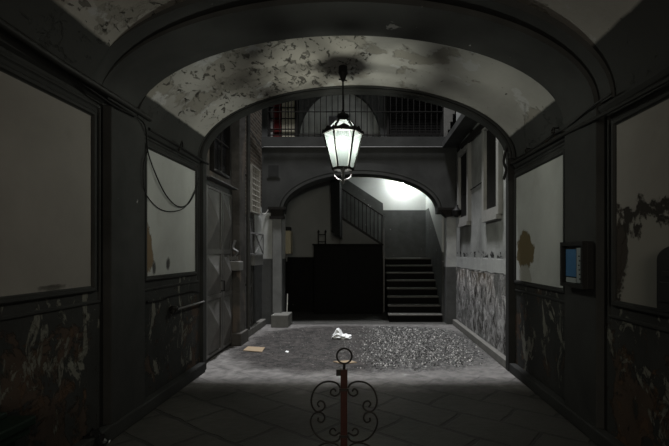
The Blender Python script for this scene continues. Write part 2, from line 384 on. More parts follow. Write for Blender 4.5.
    def build(s, name, mat, parent=None, smooth=False, bevel=0):
        bmesh.ops.recalc_face_normals(s.bm, faces=s.bm.faces)
        me = bpy.data.meshes.new(name); s.bm.to_mesh(me); s.bm.free()
        if smooth:
            for p in me.polygons: p.use_smooth = True
            me.set_sharp_from_angle(angle=math.radians(40))
        me.materials.append(M[mat] if isinstance(mat, str) else mat)
        o = bpy.data.objects.new(name, me); COL.objects.link(o)
        if parent: o.parent = parent; o.matrix_parent_inverse = parent.matrix_basis.inverted()
        if bevel:
            b = o.modifiers.new('bevel', 'BEVEL'); b.width = bevel; b.segments = 2; b.limit_method = 'ANGLE'
        return o

def tag(o, label, cat, group=None, kind=None):
    if label: o['label'] = label
    if cat: o['category'] = cat
    if group: o['group'] = group
    if kind: o['kind'] = kind
    return o
def struct(o, label, cat): return tag(o, label, cat, None, 'structure')
def empty(name, loc, label, cat, group=None):
    o = bpy.data.objects.new(name, None); COL.objects.link(o); o.location = loc; o.empty_display_size = .1
    return tag(o, label, cat, group)

XL, XR, PL, PR = -2.26, 2.0, -2.19, 1.93
C0 = -.13
# ------------------------------------------------------------------ setting: passage
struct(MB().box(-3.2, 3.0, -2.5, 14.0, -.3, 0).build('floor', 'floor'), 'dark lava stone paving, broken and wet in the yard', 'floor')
wl = struct(MB().box(-2.7, XL, -2.5, 6.12, 0, 4.5).build('wall_left', 'wall'), 'dark grey passage wall with two framed pale panels, left side', 'wall')
wr = struct(MB().box(XR, 2.4, -2.5, 6.12, 0, 4.5).build('wall_right', 'wall'), 'dark grey passage wall with notice case and mailbox, right side', 'wall')
def panel(parent, X, sgn, y0, y1, z0, z1, mat):
    MB().box(min(X, X+sgn*.008), max(X, X+sgn*.008), y0, y1, z0, z1).build('panel', mat, parent)
    MB().frame_x(X, sgn*.03, y0-.05, y1+.05, z0-.05, z1+.05, .052).build('panel_frame', 'mould', parent)
    MB().frame_x(X, sgn*.014, y0-.13, y1+.13, z0-.15, z1+.12, .03).build('panel_frame', 'mould', parent)
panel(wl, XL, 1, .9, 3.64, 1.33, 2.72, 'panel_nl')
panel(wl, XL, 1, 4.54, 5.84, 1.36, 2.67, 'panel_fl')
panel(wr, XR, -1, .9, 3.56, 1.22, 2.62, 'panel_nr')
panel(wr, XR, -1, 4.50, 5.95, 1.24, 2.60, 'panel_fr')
# cornice mouldings
def cornice(X, sgn, y0, y1, z, nm, lab):
    pts = [(X, y0, z-.045), (X+sgn*.035, y0, z-.03), (X+sgn*.055, y0, z), (X+sgn*.055, y0, z+.03), (X, y0, z+.045)]
    return struct(MB().prism(pts, (0, y1-y0, 0)).build(nm, 'mould'), lab, 'cornice')
cornice(XL, 1, 4.40, 5.93, 2.83, 'trim_1', 'dark cornice moulding over the far left panel')
cornice(XR, -1, 4.36, 5.93, 2.76, 'trim_2', 'dark cornice moulding over the far right panel')
cornice(XL, 1, -2.4, 3.8, 2.92, 'trim_3', 'dark cornice moulding over the near left panel')
cornice(XR, -1, -2.4, 3.75, 2.80, 'trim_4', 'dark cornice moulding over the near right panel')
# pilasters + rib
struct(MB().box(XL-.02, PL, 3.82, 4.40, 0, 2.87).build('trim_5', 'gray', bevel=.008), 'dark grey left pilaster carrying the rib', 'pilaster')
struct(MB().box(PR, XR+.02, 3.76, 4.36, 0, 2.87).build('trim_6', 'gray', bevel=.008), 'dark grey right pilaster behind the notice case', 'pilaster')
rib = MB().arch(-2.5, 2.3, 2.86, 4.3, -.18, 2.11, 2.86, .875, 3.79, 4.38)
struct(rib.build('trim_7', 'rib', smooth=True), 'broad dark grey arched rib across the vault', 'arch')
struct(MB().ring(-.16, 2.13, 2.86, .93, .3, 3.6, 3.79).build('trim_8', 'rib', smooth=True), 'second stepped arch ring on the street side of the rib', 'arch')
# vaults
struct(MB().arch(-2.7, 2.4, 2.86, 4.4, C0, 2.13, 2.86, .98, 4.38, 6.10, 56).build('ceiling', 'vault_f', smooth=True), 'flaking pale plaster vault above the lantern', 'ceiling')
struct(MB().arch(-2.7, 2.4, 2.86, 4.4, C0, 2.13, 2.86, 1.0, -2.5, 3.62, 56).build('ceiling', 'vault_n', smooth=True), 'dim pale plaster vault over the street end of passage', 'ceiling')
# end arch
ea = struct(MB().arch(-2.7, 2.4, 0, 8.5, -.15, 2.06, 2.87, .91, 6.02, 6.14).build('wall_end', 'gray', smooth=True), 'grey end arch where the passage opens to the yard', 'wall')
MB().ring(-.15, 2.06, 2.87, .91, .03, 5.98, 6.03).build('arch_moulding', 'mould', ea, smooth=True)
MB().ring(-.15, 2.10, 2.87, .95, .03, 5.95, 6.03).build('arch_moulding', 'mould', ea, smooth=True)
# plinths
def plinth(nm, x0, x1, y0, y1, h, lab, m='stone'):
    return struct(MB().box(x0, x1, y0, y1, 0, h).build(nm, m, bevel=.012), lab, 'plinth')
plinth('baseboard_left', XL, PL-.0+.02, -2.4, 6.0, .13, 'low stone plinth along the left passage wall', 'gray')
plinth('baseboard_right', PR-.0-.02, XR, -2.4, 6.0, .12, 'low stone plinth along the right passage wall', 'gray')
plinth('baseboard_courtyard', 1.91, 2.0, 6.14, 9.97, .12, 'low stone plinth along the lit right yard wall')
plinth('baseboard_yard', -2.36, -2.24, 8.1, 9.9, .14, 'low stone plinth along the left yard wall')

# ------------------------------------------------------------------ setting: yard
cl = struct(MB().box(-2.8, -2.36, 6.12, 10.0, 0, 8.5).build('wall_courtyard', 'court_l'), 'dark worn masonry wall on the left of the yard', 'wall')
cr = struct(MB().box(2.0, 2.4, 6.12, 10.0, 0, 8.5).build('wall_yard', 'court_r'), 'peeling white plaster wall on the right of the yard', 'wall')
pier = MB().box(-2.37, -2.20, 7.72, 8.08, 0, 6.5).box(-2.37, -2.16, 7.66, 8.14, 0, .22)
struct(pier.build('trim_9', 'court_l', bevel=.015), 'narrow masonry pier between the steel door and the barred window', 'pier')
# door 1
def pyramid_panel(mb, X, d, y0, y1, z0, z1):
    cy, cz = (y0+y1)/2, (z0+z1)/2
    P = [(X, y0, z0), (X, y1, z0), (X, y1, z1), (X, y0, z1)]
    v = [mb.bm.verts.new(p) for p in P]; c = mb.bm.verts.new((X+d, cy, cz)); bk = [mb.bm.verts.new((X-.01, p[1], p[2])) for p in P]
    for i in range(4):
        mb.bm.faces.new((v[i], v[(i+1) % 4], c)); mb.bm.faces.new((v[i], bk[i], bk[(i+1) % 4], v[(i+1) % 4]))
    mb.bm.faces.new(bk)
def steel_leaf(parent, X, y0, y1, z0, z1, splits):
    leaf = MB().box(X, X+.03, y0, y1, z0, z1)
    for y in (y0, y1): leaf.box(X+.03, X+.055, y-(.05 if y == y1 else 0), y+(.05 if y == y0 else 0), z0, z1)
    zs = [z0]+splits+[z1]
    for z in zs: leaf.box(X+.03, X+.05, y0+.05, y1-.05, max(z0, z-.035), min(z1, z+.035))
    lf = leaf.build('leaf', 'door', parent)
    for a, b in zip(zs, zs[1:]):
        p = MB(); pyramid_panel(p, X+.031, .09, y0+.06, y1-.06, a+.04, b-.04); p.build('pressed_panel', 'door', lf)
    return lf
d1 = struct(MB().box(-2.37, -2.33, 6.36, 6.42, 0, 2.66).box(-2.37, -2.33, 7.66, 7.72, 0, 2.66).box(-2.37, -2.33, 6.42, 7.66, 2.60, 2.66).build('door_1', 'iron'), 'tall grey double steel door with pressed pyramid panels', 'door')
l1 = steel_leaf(d1, -2.37, 6.43, 7.13, .06, 2.59, [.93, 1.62])
l2 = steel_leaf(d1, -2.37, 7.15, 7.65, .06, 2.59, [.93, 1.62])
MB().tube([(-2.315, 7.09, 1.0), (-2.27, 7.09, 1.0), (-2.27, 7.09, 1.16), (-2.315, 7.09, 1.16)], .012).build('handle', 'iron', l1)
MB().box(-2.36, -2.22, 6.36, 7.7, 2.69, 2.705).build('door_canopy', 'zinc', d1)
# door 2
d2 = struct(MB().box(-2.37, -2.33, 8.36, 8.42, .14, 2.35).box(-2.37, -2.33, 9.06, 9.12, .14, 2.35).box(-2.37, -2.33, 8.42, 9.06, 2.3, 2.35).build('door_2', 'iron'), 'grey metal service door with cross panel beyond the pier', 'door')
steel_leaf(d2, -2.37, 8.43, 9.05, .15, 2.29, [.95])
# window over door 1, lattice window
def side_window(nm, X, sgn, y0, y1, z0, z1, lab, fm='whiteframe', w=.12, sill=True, pane='dark_glass', bars=(0, 0), barmat='iron'):
    d = .07*sgn
    mb = MB()
    for a in ((y0-w, y0, z0-w, z1+w), (y1, y1+w, z0-w, z1+w), (y0, y1, z1, z1+w), (y0, y1, z0-w, z0)):
        mb.box(min(X-.02*sgn, X+d), max(X-.02*sgn, X+d), *a)
    o = struct(mb.build(nm, fm), lab, 'window')
    MB().box(min(X-.01*sgn, X+.015*sgn), max(X-.01*sgn, X+.015*sgn), y0, y1, z0, z1).build('pane', pane, o)
    if sill:
        MB().box(min(X-.01*sgn, X+.085*sgn), max(X-.01*sgn, X+.085*sgn), y0-w+.05, y1+w-.05, z0-w-.07, z0-w+.0).build('sill', fm, o)
    for k in range(1, bars[0]+1):
        y = y0+(y1-y0)*k/(bars[0]+1); MB().tube([(X+.045*sgn, y, z0), (X+.045*sgn, y, z1)], .014, 6).build('bar', barmat, o)
    for k in range(1, bars[1]+1):
        z = z0+(z1-z0)*k/(bars[1]+1); MB().tube([(X+.045*sgn, y0, z), (X+.045*sgn, y1, z)], .014, 6).build('bar', barmat, o)
    return o
side_window('window_1', -2.36, 1, 6.72, 7.45, 2.88, 4.3, 'dark unlit window above the grey steel door', 'iron', .04, False, bars=(1, 2))
side_window('window_2', -2.36, 1, 8.92, 9.56, 2.45, 3.35, 'latticed window in the bare brick of the left yard wall', 'lattice', .03, False, bars=(4, 7), barmat='lattice')
side_window('window_3', 2.0, -1, 6.68, 7.39, 2.30, 3.62, 'nearer tall shuttered window with white surround, right yard wall', pane='shutter')
side_window('window_4', 2.0, -1, 8.66, 9.42, 2.33, 3.62, 'farther tall window with white surround, right yard wall', pane='shutter')
# facade
fa = struct(MB().arch(-2.8, 2.4, 2.5, 3.99, -.145, 1.735, 2.56, .81, 10.0, 10.4).build('wall_facade', 'facade', smooth=True), 'dark grey facade pierced by the stair hall arch', 'wall')
MB().ring(-.145, 1.735, 2.56, .81, .06, 9.96, 10.02).build('archivolt', 'facade', fa, smooth=True)
MB().ring(-.145, 1.82, 2.56, .895, .16, 9.975, 10.02).build('archivolt', 'facade', fa, smooth=True)
struct(MB().box(-2.8, -1.90, 10.0, 10.4, 0, 2.5).build('wall_jamb_left', 'jamb_l'), 'white and grey wall strip left of the stair hall arch', 'wall')
struct(MB().box(1.79, 2.4, 10.0, 10.4, 0, 2.5).build('wall_jamb_right', 'jamb_r'), 'white and grey wall strip right of the stair hall arch', 'wall')
pl_ = struct(MB().box(-2.10, -1.90, 9.90, 10.0, .26, 2.36).build('trim_10', 'pilaster_green', bevel=.01), 'pale narrow pilaster left of the stair hall arch', 'pilaster')
MB().box(-2.16, -1.84, 9.86, 10.02, 2.36, 2.42).box(-2.13, -1.86, 9.88, 10.02, 2.42, 2.56).box(-2.19, -1.8, 9.84, 10.02, 2.56, 2.62).build('capital', 'iron', pl_)
pr_ = struct(MB().prism([(1.60, 9.92, 2.56), (1.79, 9.92, 2.40), (2.0, 9.92, 2.44), (2.0, 9.92, 2.56)], (0, .3, 0)).build('trim_11', 'iron'), 'dark corbel at the right foot of the stair hall arch', 'corbel')
MB().box(1.57, 2.0, 9.9, 10.05, 2.56, 2.61).build('abacus', 'iron', pr_)
struct(MB().box(-2.06, -1.69, 9.55, 10.08, 0, .27).build('trim_12', 'concrete', bevel=.015), 'pale concrete block at the foot of the left pilaster', 'block')
# stair hall
struct(MB().box(-2.8, -.76, 12.15, 12.4, 0, 3.95).build('wall_hall', 'vest_left'), 'dim white hall wall over a black dado, left of the stairs', 'wall')
struct(MB().box(-2.8, -2.3, 10.4, 12.15, 0, 3.95).build('wall_hall_left', 'vest_left'), 'left side wall of the stair hall', 'wall')
struct(MB().box(1.75, 2.4, 10.4, 13.3, 0, 3.95).build('wall_stair_right', 'stair_side'), 'bright wall with sloping grey dado beside the lower steps', 'wall')
struct(MB().box(-2.8, 2.4, 13.3, 13.5, 0, 3.95).build('wall_stair_back', 'stair_back'), 'bright landing wall with grey dado behind the stairs', 'wall')
struct(MB().box(-2.8, 2.4, 10.4, 13.5, 3.95, 4.2).build('ceiling', 'vest_left'), 'flat ceiling of the stair hall', 'ceiling')
struct(MB().prism([at(329, 165, 11.0)+Vector((0, 0, 1.2)), at(331.5, 232, 11.0), at(340, 237, 11.0), at(339, 165, 11.0)+Vector((0, 0, 1.2))], (0, 1.15, 0)).build('wall_stair_partition', 'partition'), 'hanging partition wall left of the upper stair flight', 'wall')

# ------------------------------------------------------------------ stairs
st = empty('staircase', (1.1, 10.3, 0), 'worn stone staircase climbing to the lit landing', 'stairs')
hs, ds, y0 = .183, .26, 10.3
for k in range(8):
    y1 = y0+k*ds; ye = y1+ds if k < 7 else 13.3
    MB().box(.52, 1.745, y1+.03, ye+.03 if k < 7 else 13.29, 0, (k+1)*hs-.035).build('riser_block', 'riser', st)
    MB().box(.49, 1.745, y1, ye+.03 if k < 7 else 13.29, (k+1)*hs-.035, (k+1)*hs).build('step' if k < 7 else 'landing', 'step', st, bevel=.008)
# upper flight climbs to the left behind its railing
zL = 8*hs
uf = empty('upper_stairs', (.4, 12.6, zL), 'upper stair flight climbing left from the lit landing behind its railing', 'stairs')
for k in range(4):
    xa = .50-k*.27
    MB().box(xa-.27, xa, 12.20, 13.29, zL+(k)*hs-(.05 if k else 0), zL+(k+1)*hs).build('upper_step', 'step', uf)
xs, xe = .46, -.74
sl = .66
und = lambda x: 1.80+sl*(.40-x)
struct(MB().prism([(.42, 12.06, und(.42)), (.42, 12.06, und(.42)+.07), (xe, 12.06, und(xe)+.07), (xe, 12.06, und(xe))], (0, .06, 0)).build('trim_13', 'iron'), 'sloping dark string board under the upper stair railing', 'trim')
struct(MB().prism([(.42, 12.1, 0), (.42, 12.1, und(.42)), (xe-.02, 12.1, und(xe)), (xe-.02, 12.1, 0)], (0, .08, 0)).build('wall_under_stairs', 'vest_flight'), 'triangle of pale plaster under the upper stair flight', 'wall')
rl = empty('stair_railing', (.46, 12.09, und(.42)), 'iron railing sloping along the upper stair flight', 'railing')
top = lambda x: 2.58+sl*(.46-x)
MB().bar((.48, 12.09, top(.48)), (xe, 12.09, top(xe)), .05, .035).build('handrail', 'iron', rl)
for k in range(11):
    x = .40-k*.105
    MB().tube([(x, 12.09, und(x)+.06), (x, 12.09, top(x))], .011, 6).build('baluster', 'iron', rl)
MB().bar((.455, 12.05, .0), (.455, 12.05, 2.26), .045, .045).tube([(.455, 12.05, 2.26), (.455, 12.05, 2.62)], .02, 6).build('newel_post', 'zinc', rl)
# black cupboard under the stairs
cb = empty('cupboard', (-.52, 11.75, 0), 'black boarded cupboard built in under the upper stair flight', 'cupboard')
MB().box(-1.40, .41, 11.70, 12.09, 0, 1.80).build('body', 'wood_dark', cb, bevel=.01)
MB().box(-1.43, .43, 11.67, 12.10, 1.80, 1.84).build('top_board', 'wood_dark', cb)
for k in range(2):
    x = -1.36+k*.89
    MB().box(x, x+.86, 11.68, 11.70, .05, 1.77).build('door', 'wood_dark', cb, bevel=.006)
# frame standing on the cupboard
fr = empty('metal_stand', (-1.2, 11.8, 1.84), 'small black metal stand on top of the dark cupboard', 'stand')
a0, a1 = at(318.5, 244, 11.8), at(325.5, 244, 11.8)
for a in (a0, a1):
    MB().tube([(a.x, 11.8, 1.835), (a.x, 11.8, 2.13)], .014, 8).lathe((a.x, 11.8, 2.13), [(.014, 0), (.03, .03), (.02, .06), (.004, .085)], 8).build('upright', 'iron', fr)
for z_ in (2.09, 1.9): MB().tube([(a0.x, 11.8, z_), (a1.x, 11.8, z_)], .012).build('crossbar', 'iron', fr)
# boiler on left hall wall
p0, p1 = at(283, 254, 10.6), at(292, 231, 10.6)
bo = empty('water_heater', (p0.x, 10.6, p0.z), 'cream enamel water heater hung just inside the hall arch', 'water heater')
MB().box(-2.02, p1.x, 10.42, 10.72, p0.z, p1.z).build('casing', 'boiler', bo, bevel=.03)
MB().box(-1.98, p1.x-.03, 10.44, 10.70, p1.z, p1.z+.09).build('top_cap', 'black', bo)
MB().tube([(-1.9, 10.55, p0.z-.18), (-1.9, 10.55, p0.z+.02)], .015).build('water_pipe', 'zinc', bo)
MB().box(-2.06, -2.0, 10.39, 10.72, p0.z+.1, p1.z-.05).build('wall_bracket', 'iron', bo)
# rod on concrete block
tag(MB().tube([(-1.76, 9.8, .265), (-1.755, 9.85, .70)], .011).build('thin_rod', 'white_pvc'), 'thin pale rod standing on the concrete block', 'rod')
# stair lamp
lp = at(403, 183, 13.22)
sl_ = empty('wall_lamp', (lp.x, 13.29, lp.z), 'bare lit bulb lamp on the landing wall', 'lamp')
MB().lathe((0, 0, 0), [(.06, 0), (.06, .02), (.035, .035), (.03, .07)], 14).build('socket', 'white_pvc', None)
so = bpy.data.objects['socket']; so.parent = sl_; so.location = (0, .01, 0); so.rotation_euler = (math.pi/2, 0, 0)
MB().lathe((0, 0, 0), [(.02, .06), (.03, .09), (.045, .13), (.04, .165), (.015, .185)], 14).build('bulb', 'stairbulb', None, smooth=True)
bb = bpy.data.objects['bulb']; bb.parent = sl_; bb.location = (0, .01, 0); bb.rotation_euler = (math.pi/2, 0, 0)

# ------------------------------------------------------------------ gallery above the facade
struct(MB().box(-2.8, 2.4, 9.97, 11.6, 3.99, 4.20).build('trim_14', 'facade'), 'dark gallery floor slab on top of the facade', 'slab')
ga = struct(MB().arch(-2.8, .85, 4.2, 7.0, -.70, 1.05, 4.45, 1.3, 11.3, 11.5).box(.85, 2.4, 11.3, 11.5, 4.2, 7).build('wall_gallery', 'gallery'), 'grey back wall of the gallery with a wide blind arch', 'wall')
struct(MB().box(-1.8, .42, 11.5, 11.6, 4.2, 6.0).build('wall_niche', 'niche'), 'whitewashed niche inside the blind arch of the gallery', 'wall')
w5 = MB()
wx0, wx1 = at(271, 100, 11.28).x, at(295, 100, 11.28).x
for a in ((wx0-.05, wx0), (wx1, wx1+.09)): w5.box(a[0], a[1], 11.22, 11.32, 4.25, 5.6)
w5.box(wx0, wx1, 11.22, 11.32, 5.5, 5.6).box(wx0, wx1, 11.22, 11.32, 4.21, 4.27)
o5 = struct(w5.build('window_5', 'iron'), 'curtained gallery window at the left end of the railing', 'window')
xm = at(282, 100, 11.28).x
MB().box(wx0, xm, 11.27, 11.31, 4.27, 5.5).build('curtain', 'red', o5)
MB().box(xm, wx1, 11.27, 11.31, 4.27, 5.5).build('curtain', 'cream', o5)
MB().box(wx0, wx0+.05, 11.25, 11.27, 4.27, 5.5).build('mullion', 'whiteframe', o5)
for z in (4.45, 4.72, 4.99, 5.26): MB().tube([(wx0, 11.24, z), (wx1, 11.24, z)], .014, 6).build('bar', 'iron', o5)
for x in (xm, (xm+wx1)/2): MB().tube([(x, 11.24, 4.25), (x, 11.24, 5.5)], .012, 6).build('bar', 'iron', o5)
d3x0, d3x1 = at(389, 100, 11.28).x, at(440, 100, 11.28).x
d3 = struct(MB().box(d3x0-.06, d3x0, 11.2, 11.32, 4.2, 5.7).box(d3x1, d3x1+.05, 11.2, 11.32, 4.2, 5.7).box(d3x0, d3x1, 11.2, 11.32, 5.6, 5.7).build('door_3', 'iron'), 'dark slatted gallery door behind the railing', 'door')
sh = MB()
for k in range(22): sh.box(d3x0, d3x1, 11.25, 11.29, 4.22+k*.063, 4.22+k*.063+.045)
sh.build('slats', 'shutter', d3)
MB().box(d3x0, d3x1, 11.29, 11.31, 4.2, 5.6).build('backing', 'black', d3)
struct(MB().box(-2.8, 2.4, 10.9, 11.6, 5.9, 6.05).build('ceiling', 'gallery'), 'unseen slab added above the gallery to shade it', 'ceiling')  # out-of-view slab, added to keep lamp light off the gallery wall
gr = empty('gallery_railing', (-.3, 9.98, 4.2), 'black iron railing of the gallery above the stair hall arch', 'railing')
gx0, gx1 = at(268, 100, 9.98).x, at(443, 100, 9.98).x
for z, r in ((4.24, .014), (4.76, .012), (5.25, .02)): MB().bar((gx0, 9.98, z), (gx1, 9.98, z), r*2, r*1.4).build('rail', 'iron', gr)
nb = 30
for k in range(nb+1):
    x = gx0+(gx1-gx0)*k/nb
    MB().tube([(x, 9.98, 4.2), (x, 9.98, 5.25)], .010, 6).build('baluster', 'iron', gr)
# short flight at the right end of the gallery, seen from its side
gs = empty('gallery_steps', (1.9, 10.6, 4.2), 'short flight with pale stepped flank at the right end of the gallery', 'steps')
for k in range(5):
    x = 1.70+k*.1
    MB().box(x, 2.3, 10.3, 11.2, 4.2+k*.17, 4.2+(k+1)*.17).build('step', 'shutter', gs)
for k in range(4):
    zz = 4.25+k*.18; xx = at(445, 100, 10.25).x
    MB().box(xx-.02, xx+.06+k*.055, 10.22, 10.30, zz, zz+.18).build('flank_panel', 'stone', gs)
struct(MB().box(1.68, 2.02, 6.9, 9.96, 3.95, 4.08).build('trim_15', 'facade'), 'dark narrow balcony slab along the right yard wall above the windows', 'slab')
# lit conduit along the string course
tag(MB().tube([wal(249, 128, -2.34), wal(261.5, 147.5, -2.33), (-2.30, 9.955, 3.965), (1.93, 9.955, 3.965)], .013).build('conduit', 'zinc'), 'pale conduit running along the facade under the gallery', 'pipe')
# hatch on facade
p0, p1 = at(267, 178, 9.99), at(280, 164, 9.99)
hh = empty('wall_hatch', (p0.x, 9.99, p0.z), 'small square grey hatch high on the left of the facade', 'hatch')
MB().box(p0.x, p1.x, 9.99, 10.01, p0.z, p1.z).build('hatch_frame', 'facade', hh)
MB().box(p0.x+.03, p1.x-.03, 9.984, 9.995, p0.z+.03, p1.z-.03).build('hatch_cover', 'gray', hh)

# ------------------------------------------------------------------ yard fittings
tag(MB().tube([(-2.165, 8.14, .2), (-2.165, 8.14, 6.4)], .036, 12).box(-2.358, -2.15, 8.12, 8.16, 1.0, 1.04).box(-2.358, -2.15, 8.12, 8.16, 3.0, 3.04).build('drainpipe', 'drain', smooth=True), 'grey drainpipe running up beside the yard pier', 'pipe')
# electric box on pier
p0 = at(236, 263, 7.66)
eb = empty('meter_box', (p0.x, 7.66, p0.z), 'pale grey meter box with bent pipes on the yard pier', 'box')
MB().box(-2.36, -2.14, 7.50, 7.73, 1.30, 1.46).build('casing', 'ceramic', eb, bevel=.015)
MB().tube(catmull([(-2.25, 7.6, 1.46), (-2.25, 7.6, 1.56), (-2.20, 7.58, 1.62), (-2.28, 7.6, 1.68), (-2.25, 7.62, 1.82)], 5), .022).build('bent_pipe', 'zinc', eb)
MB().box(-2.32, -2.17, 7.49, 7.51, 1.48, 1.54).build('valve', 'zinc', eb)
# cage
cg = empty('wire_cage', (-2.3, 8.9, 1.55), 'wire cage with crossed bars over the service door', 'cage')
yA, yB, zA, zB, xc = 8.60, 9.28, 1.58, 1.98, -2.16
for a in ((yA, zA, yB, zA), (yB, zA, yB, zB), (yB, zB, yA, zB), (yA, zB, yA, zA), (yA, zA, yB, zB), (yA, zB, yB, zA)):
    MB().tube([(xc, a[0], a[1]), (xc, a[2], a[3])], .012, 6).build('bar', 'zinc', cg)
for y in (yA, yB):
    for z in (zA, zB): MB().tube([(-2.36, y, z), (xc, y, z)], .010, 6).build('bracket', 'zinc', cg)
MB().box(-2.36, xc, yA, yB, zA-.22, zA-.02).build('meter_body', 'ceramic', cg)
tag(MB().tube(catmull([wal(256, 205, -2.33), wal(261.5, 213, -2.33), at(265, 214, 9.97), at(269, 209, 9.975)], 6), .012).build('pale_cable', 'white_pvc'), 'pale cable looping over the whitewashed corner patch', 'cable')
# pipes on right yard wall
ph = at(460, 211, 9.3)
tag(MB().tube([(1.967, 9.62, 2.4), (1.967, 9.62, 4.3)], .035, 10).build('downpipe', 'iron', smooth=True), 'black downpipe in the right corner under the gallery', 'pipe')
hl = empty('hanging_fitting', (1.9, 9.45, 2.45), 'black bracket fitting below the downpipe beside the arch corbel', 'fitting')
MB().lathe((1.90, 9.45, 2.36), [(.03, 0), (.09, .04), (.10, .14), (.05, .19), (.03, .26)], 12).build('body', 'black', hl, smooth=True)
MB().tube([(2.01, 9.45, 2.58), (1.9, 9.45, 2.60)], .015).build('arm', 'iron', hl)
tag(MB().tube([wal(462, 146, 1.93), wal(485, 123, 1.93)], .06, 10).box(1.92, 2.02, 8.3, 8.36, 3.8, 3.9).box(1.92, 2.02, 7.5, 7.56, 3.8, 3.9).build('gutter_pipe', 'iron', smooth=True), 'thick dark pipe along the top of the right yard windows', 'pipe')
tag(MB().tube(catmull([wal(462, 195, 1.985), wal(472, 189, 1.985), wal(485, 180, 1.985)], 4), .010).build('wall_cable', 'cable'), 'thin dark cable between the two right yard windows', 'cable')
# things on the yard floor
def crumple(name, c, sx, sy, sz, mat, lab, cat, seed, peak=None):
    random.seed(seed); bm = bmesh.new(); bmesh.ops.create_icosphere(bm, subdivisions=3, radius=1)
    for v in bm.verts:
        k = 1+random.uniform(-.22, .22)
        v.co = Vector((v.co.x*sx*k, v.co.y*sy*k, (max(v.co.z, -.55)+.55)*sz*k))
        if peak: v.co.z *= 1+1.6*max(0, 1-((v.co.x-peak*sx)/(.35*sx))**2)
    zmin = min(v.co.z for v in bm.verts)
    for v in bm.verts: v.co += Vector(c); v.co.z -= zmin
    mb = MB(); mb.bm.free(); mb.bm = bm
    return tag(mb.build(name, mat), lab, cat)
cp = flo(341, 338)
crumple('crumpled_paper', (cp.x, cp.y, 0), .18, .17, .05, 'paper', 'crumpled white paper lying in the middle of the yard', 'paper', 8, -.3)
def sheet(name, pts, lab, cat, mat='card', th=.012):
    q = [flo(*p)+Vector((0, 0, .001)) for p in pts]
    mb = MB().prism(q, (0, 0, th)); return tag(mb.build(name, mat), lab, cat)
sheet('cardboard_sheet', [(243, 351), (262, 352.5), (265, 348), (248, 347)], 'flat tan cardboard sheet by the pier of the left yard wall', 'cardboard')
sheet('cardboard_sheet', [(333, 362), (342, 364.5), (357, 363), (350, 361)], 'flat tan cardboard piece behind the ring of the iron post', 'cardboard')
sheet('paper_scrap', [(285, 352), (288, 353), (289, 351.5), (286.5, 351)], 'tiny pale scrap on the broken paving left of the paper', 'litter', 'paper', .006)
cc = flo(266, 322)
tag(MB().lathe((cc.x, cc.y, .0), [(.02, 0), (.03, .01), (.03, .13), (.012, .16), (.012, .19)], 10).build('plastic_bottle', 'teal', smooth=True), 'small teal plastic bottle on the plinth by the concrete block', 'bottle')

def gravel(n_, xr, yr, keep_off, lab, seed, size):
    random.seed(seed); mb = MB(); k = 0
    cx_, cy_ = (xr[0]+xr[1])/2, (yr[0]+yr[1])/2
    while k < n_:
        x, y = random.uniform(*xr), random.uniform(*yr)
        q = (abs(x-cx_)/(xr[1]-xr[0])*2)**4+(abs(y-cy_)/(yr[1]-yr[0])*2)**4
        if random.random() < min(1, q*1.1) or random.random() > (.95 if x > .1 else .35 if x > -.5 else .2): continue
        if any(math.hypot(x-p[0], y-p[1]) < p[2] for p in keep_off): continue
        k += 1; r = random.uniform(*size)*(1 if x > -.1 else .75); a = random.random()*6.28
        top = Vector((x, y, r*random.uniform(.5, .9))); vs = []
        for j in range(5):
            rr = r*random.uniform(.7, 1.2); vs.append(Vector((x+rr*math.cos(a+j*1.257), y+rr*math.sin(a+j*1.257), -.003)))
        ms = [v.lerp(top, .55)+Vector((0, 0, r*.25)) for v in vs]
        V = [mb.bm.verts.new(v) for v in vs]; W = [mb.bm.verts.new(v) for v in ms]; T = mb.bm.verts.new(top+Vector((0, 0, r*.2)))
        for j in range(5):
            mb.bm.faces.new((V[j], V[(j+1) % 5], W[(j+1) % 5], W[j])); mb.bm.faces.new((W[j], W[(j+1) % 5], T))
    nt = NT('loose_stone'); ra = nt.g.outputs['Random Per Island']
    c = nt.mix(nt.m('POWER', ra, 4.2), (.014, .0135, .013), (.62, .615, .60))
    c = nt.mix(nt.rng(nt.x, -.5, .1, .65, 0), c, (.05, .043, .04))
    return tag(mb.build('gravel', nt.out(c, .5, spec=.4)), lab, 'gravel', None, 'stuff')
gravel(6500, (-2.15, 1.95), (6.0, 9.75), [(cp.x, cp.y, .3), (*flo(254, 349.5)[:2], .35), (*flo(345, 363)[:2], .24), (*flo(287, 352)[:2], .1)], 'wet grey gravel and rubble strewn over the broken middle of the yard', 21, (.006, .020))

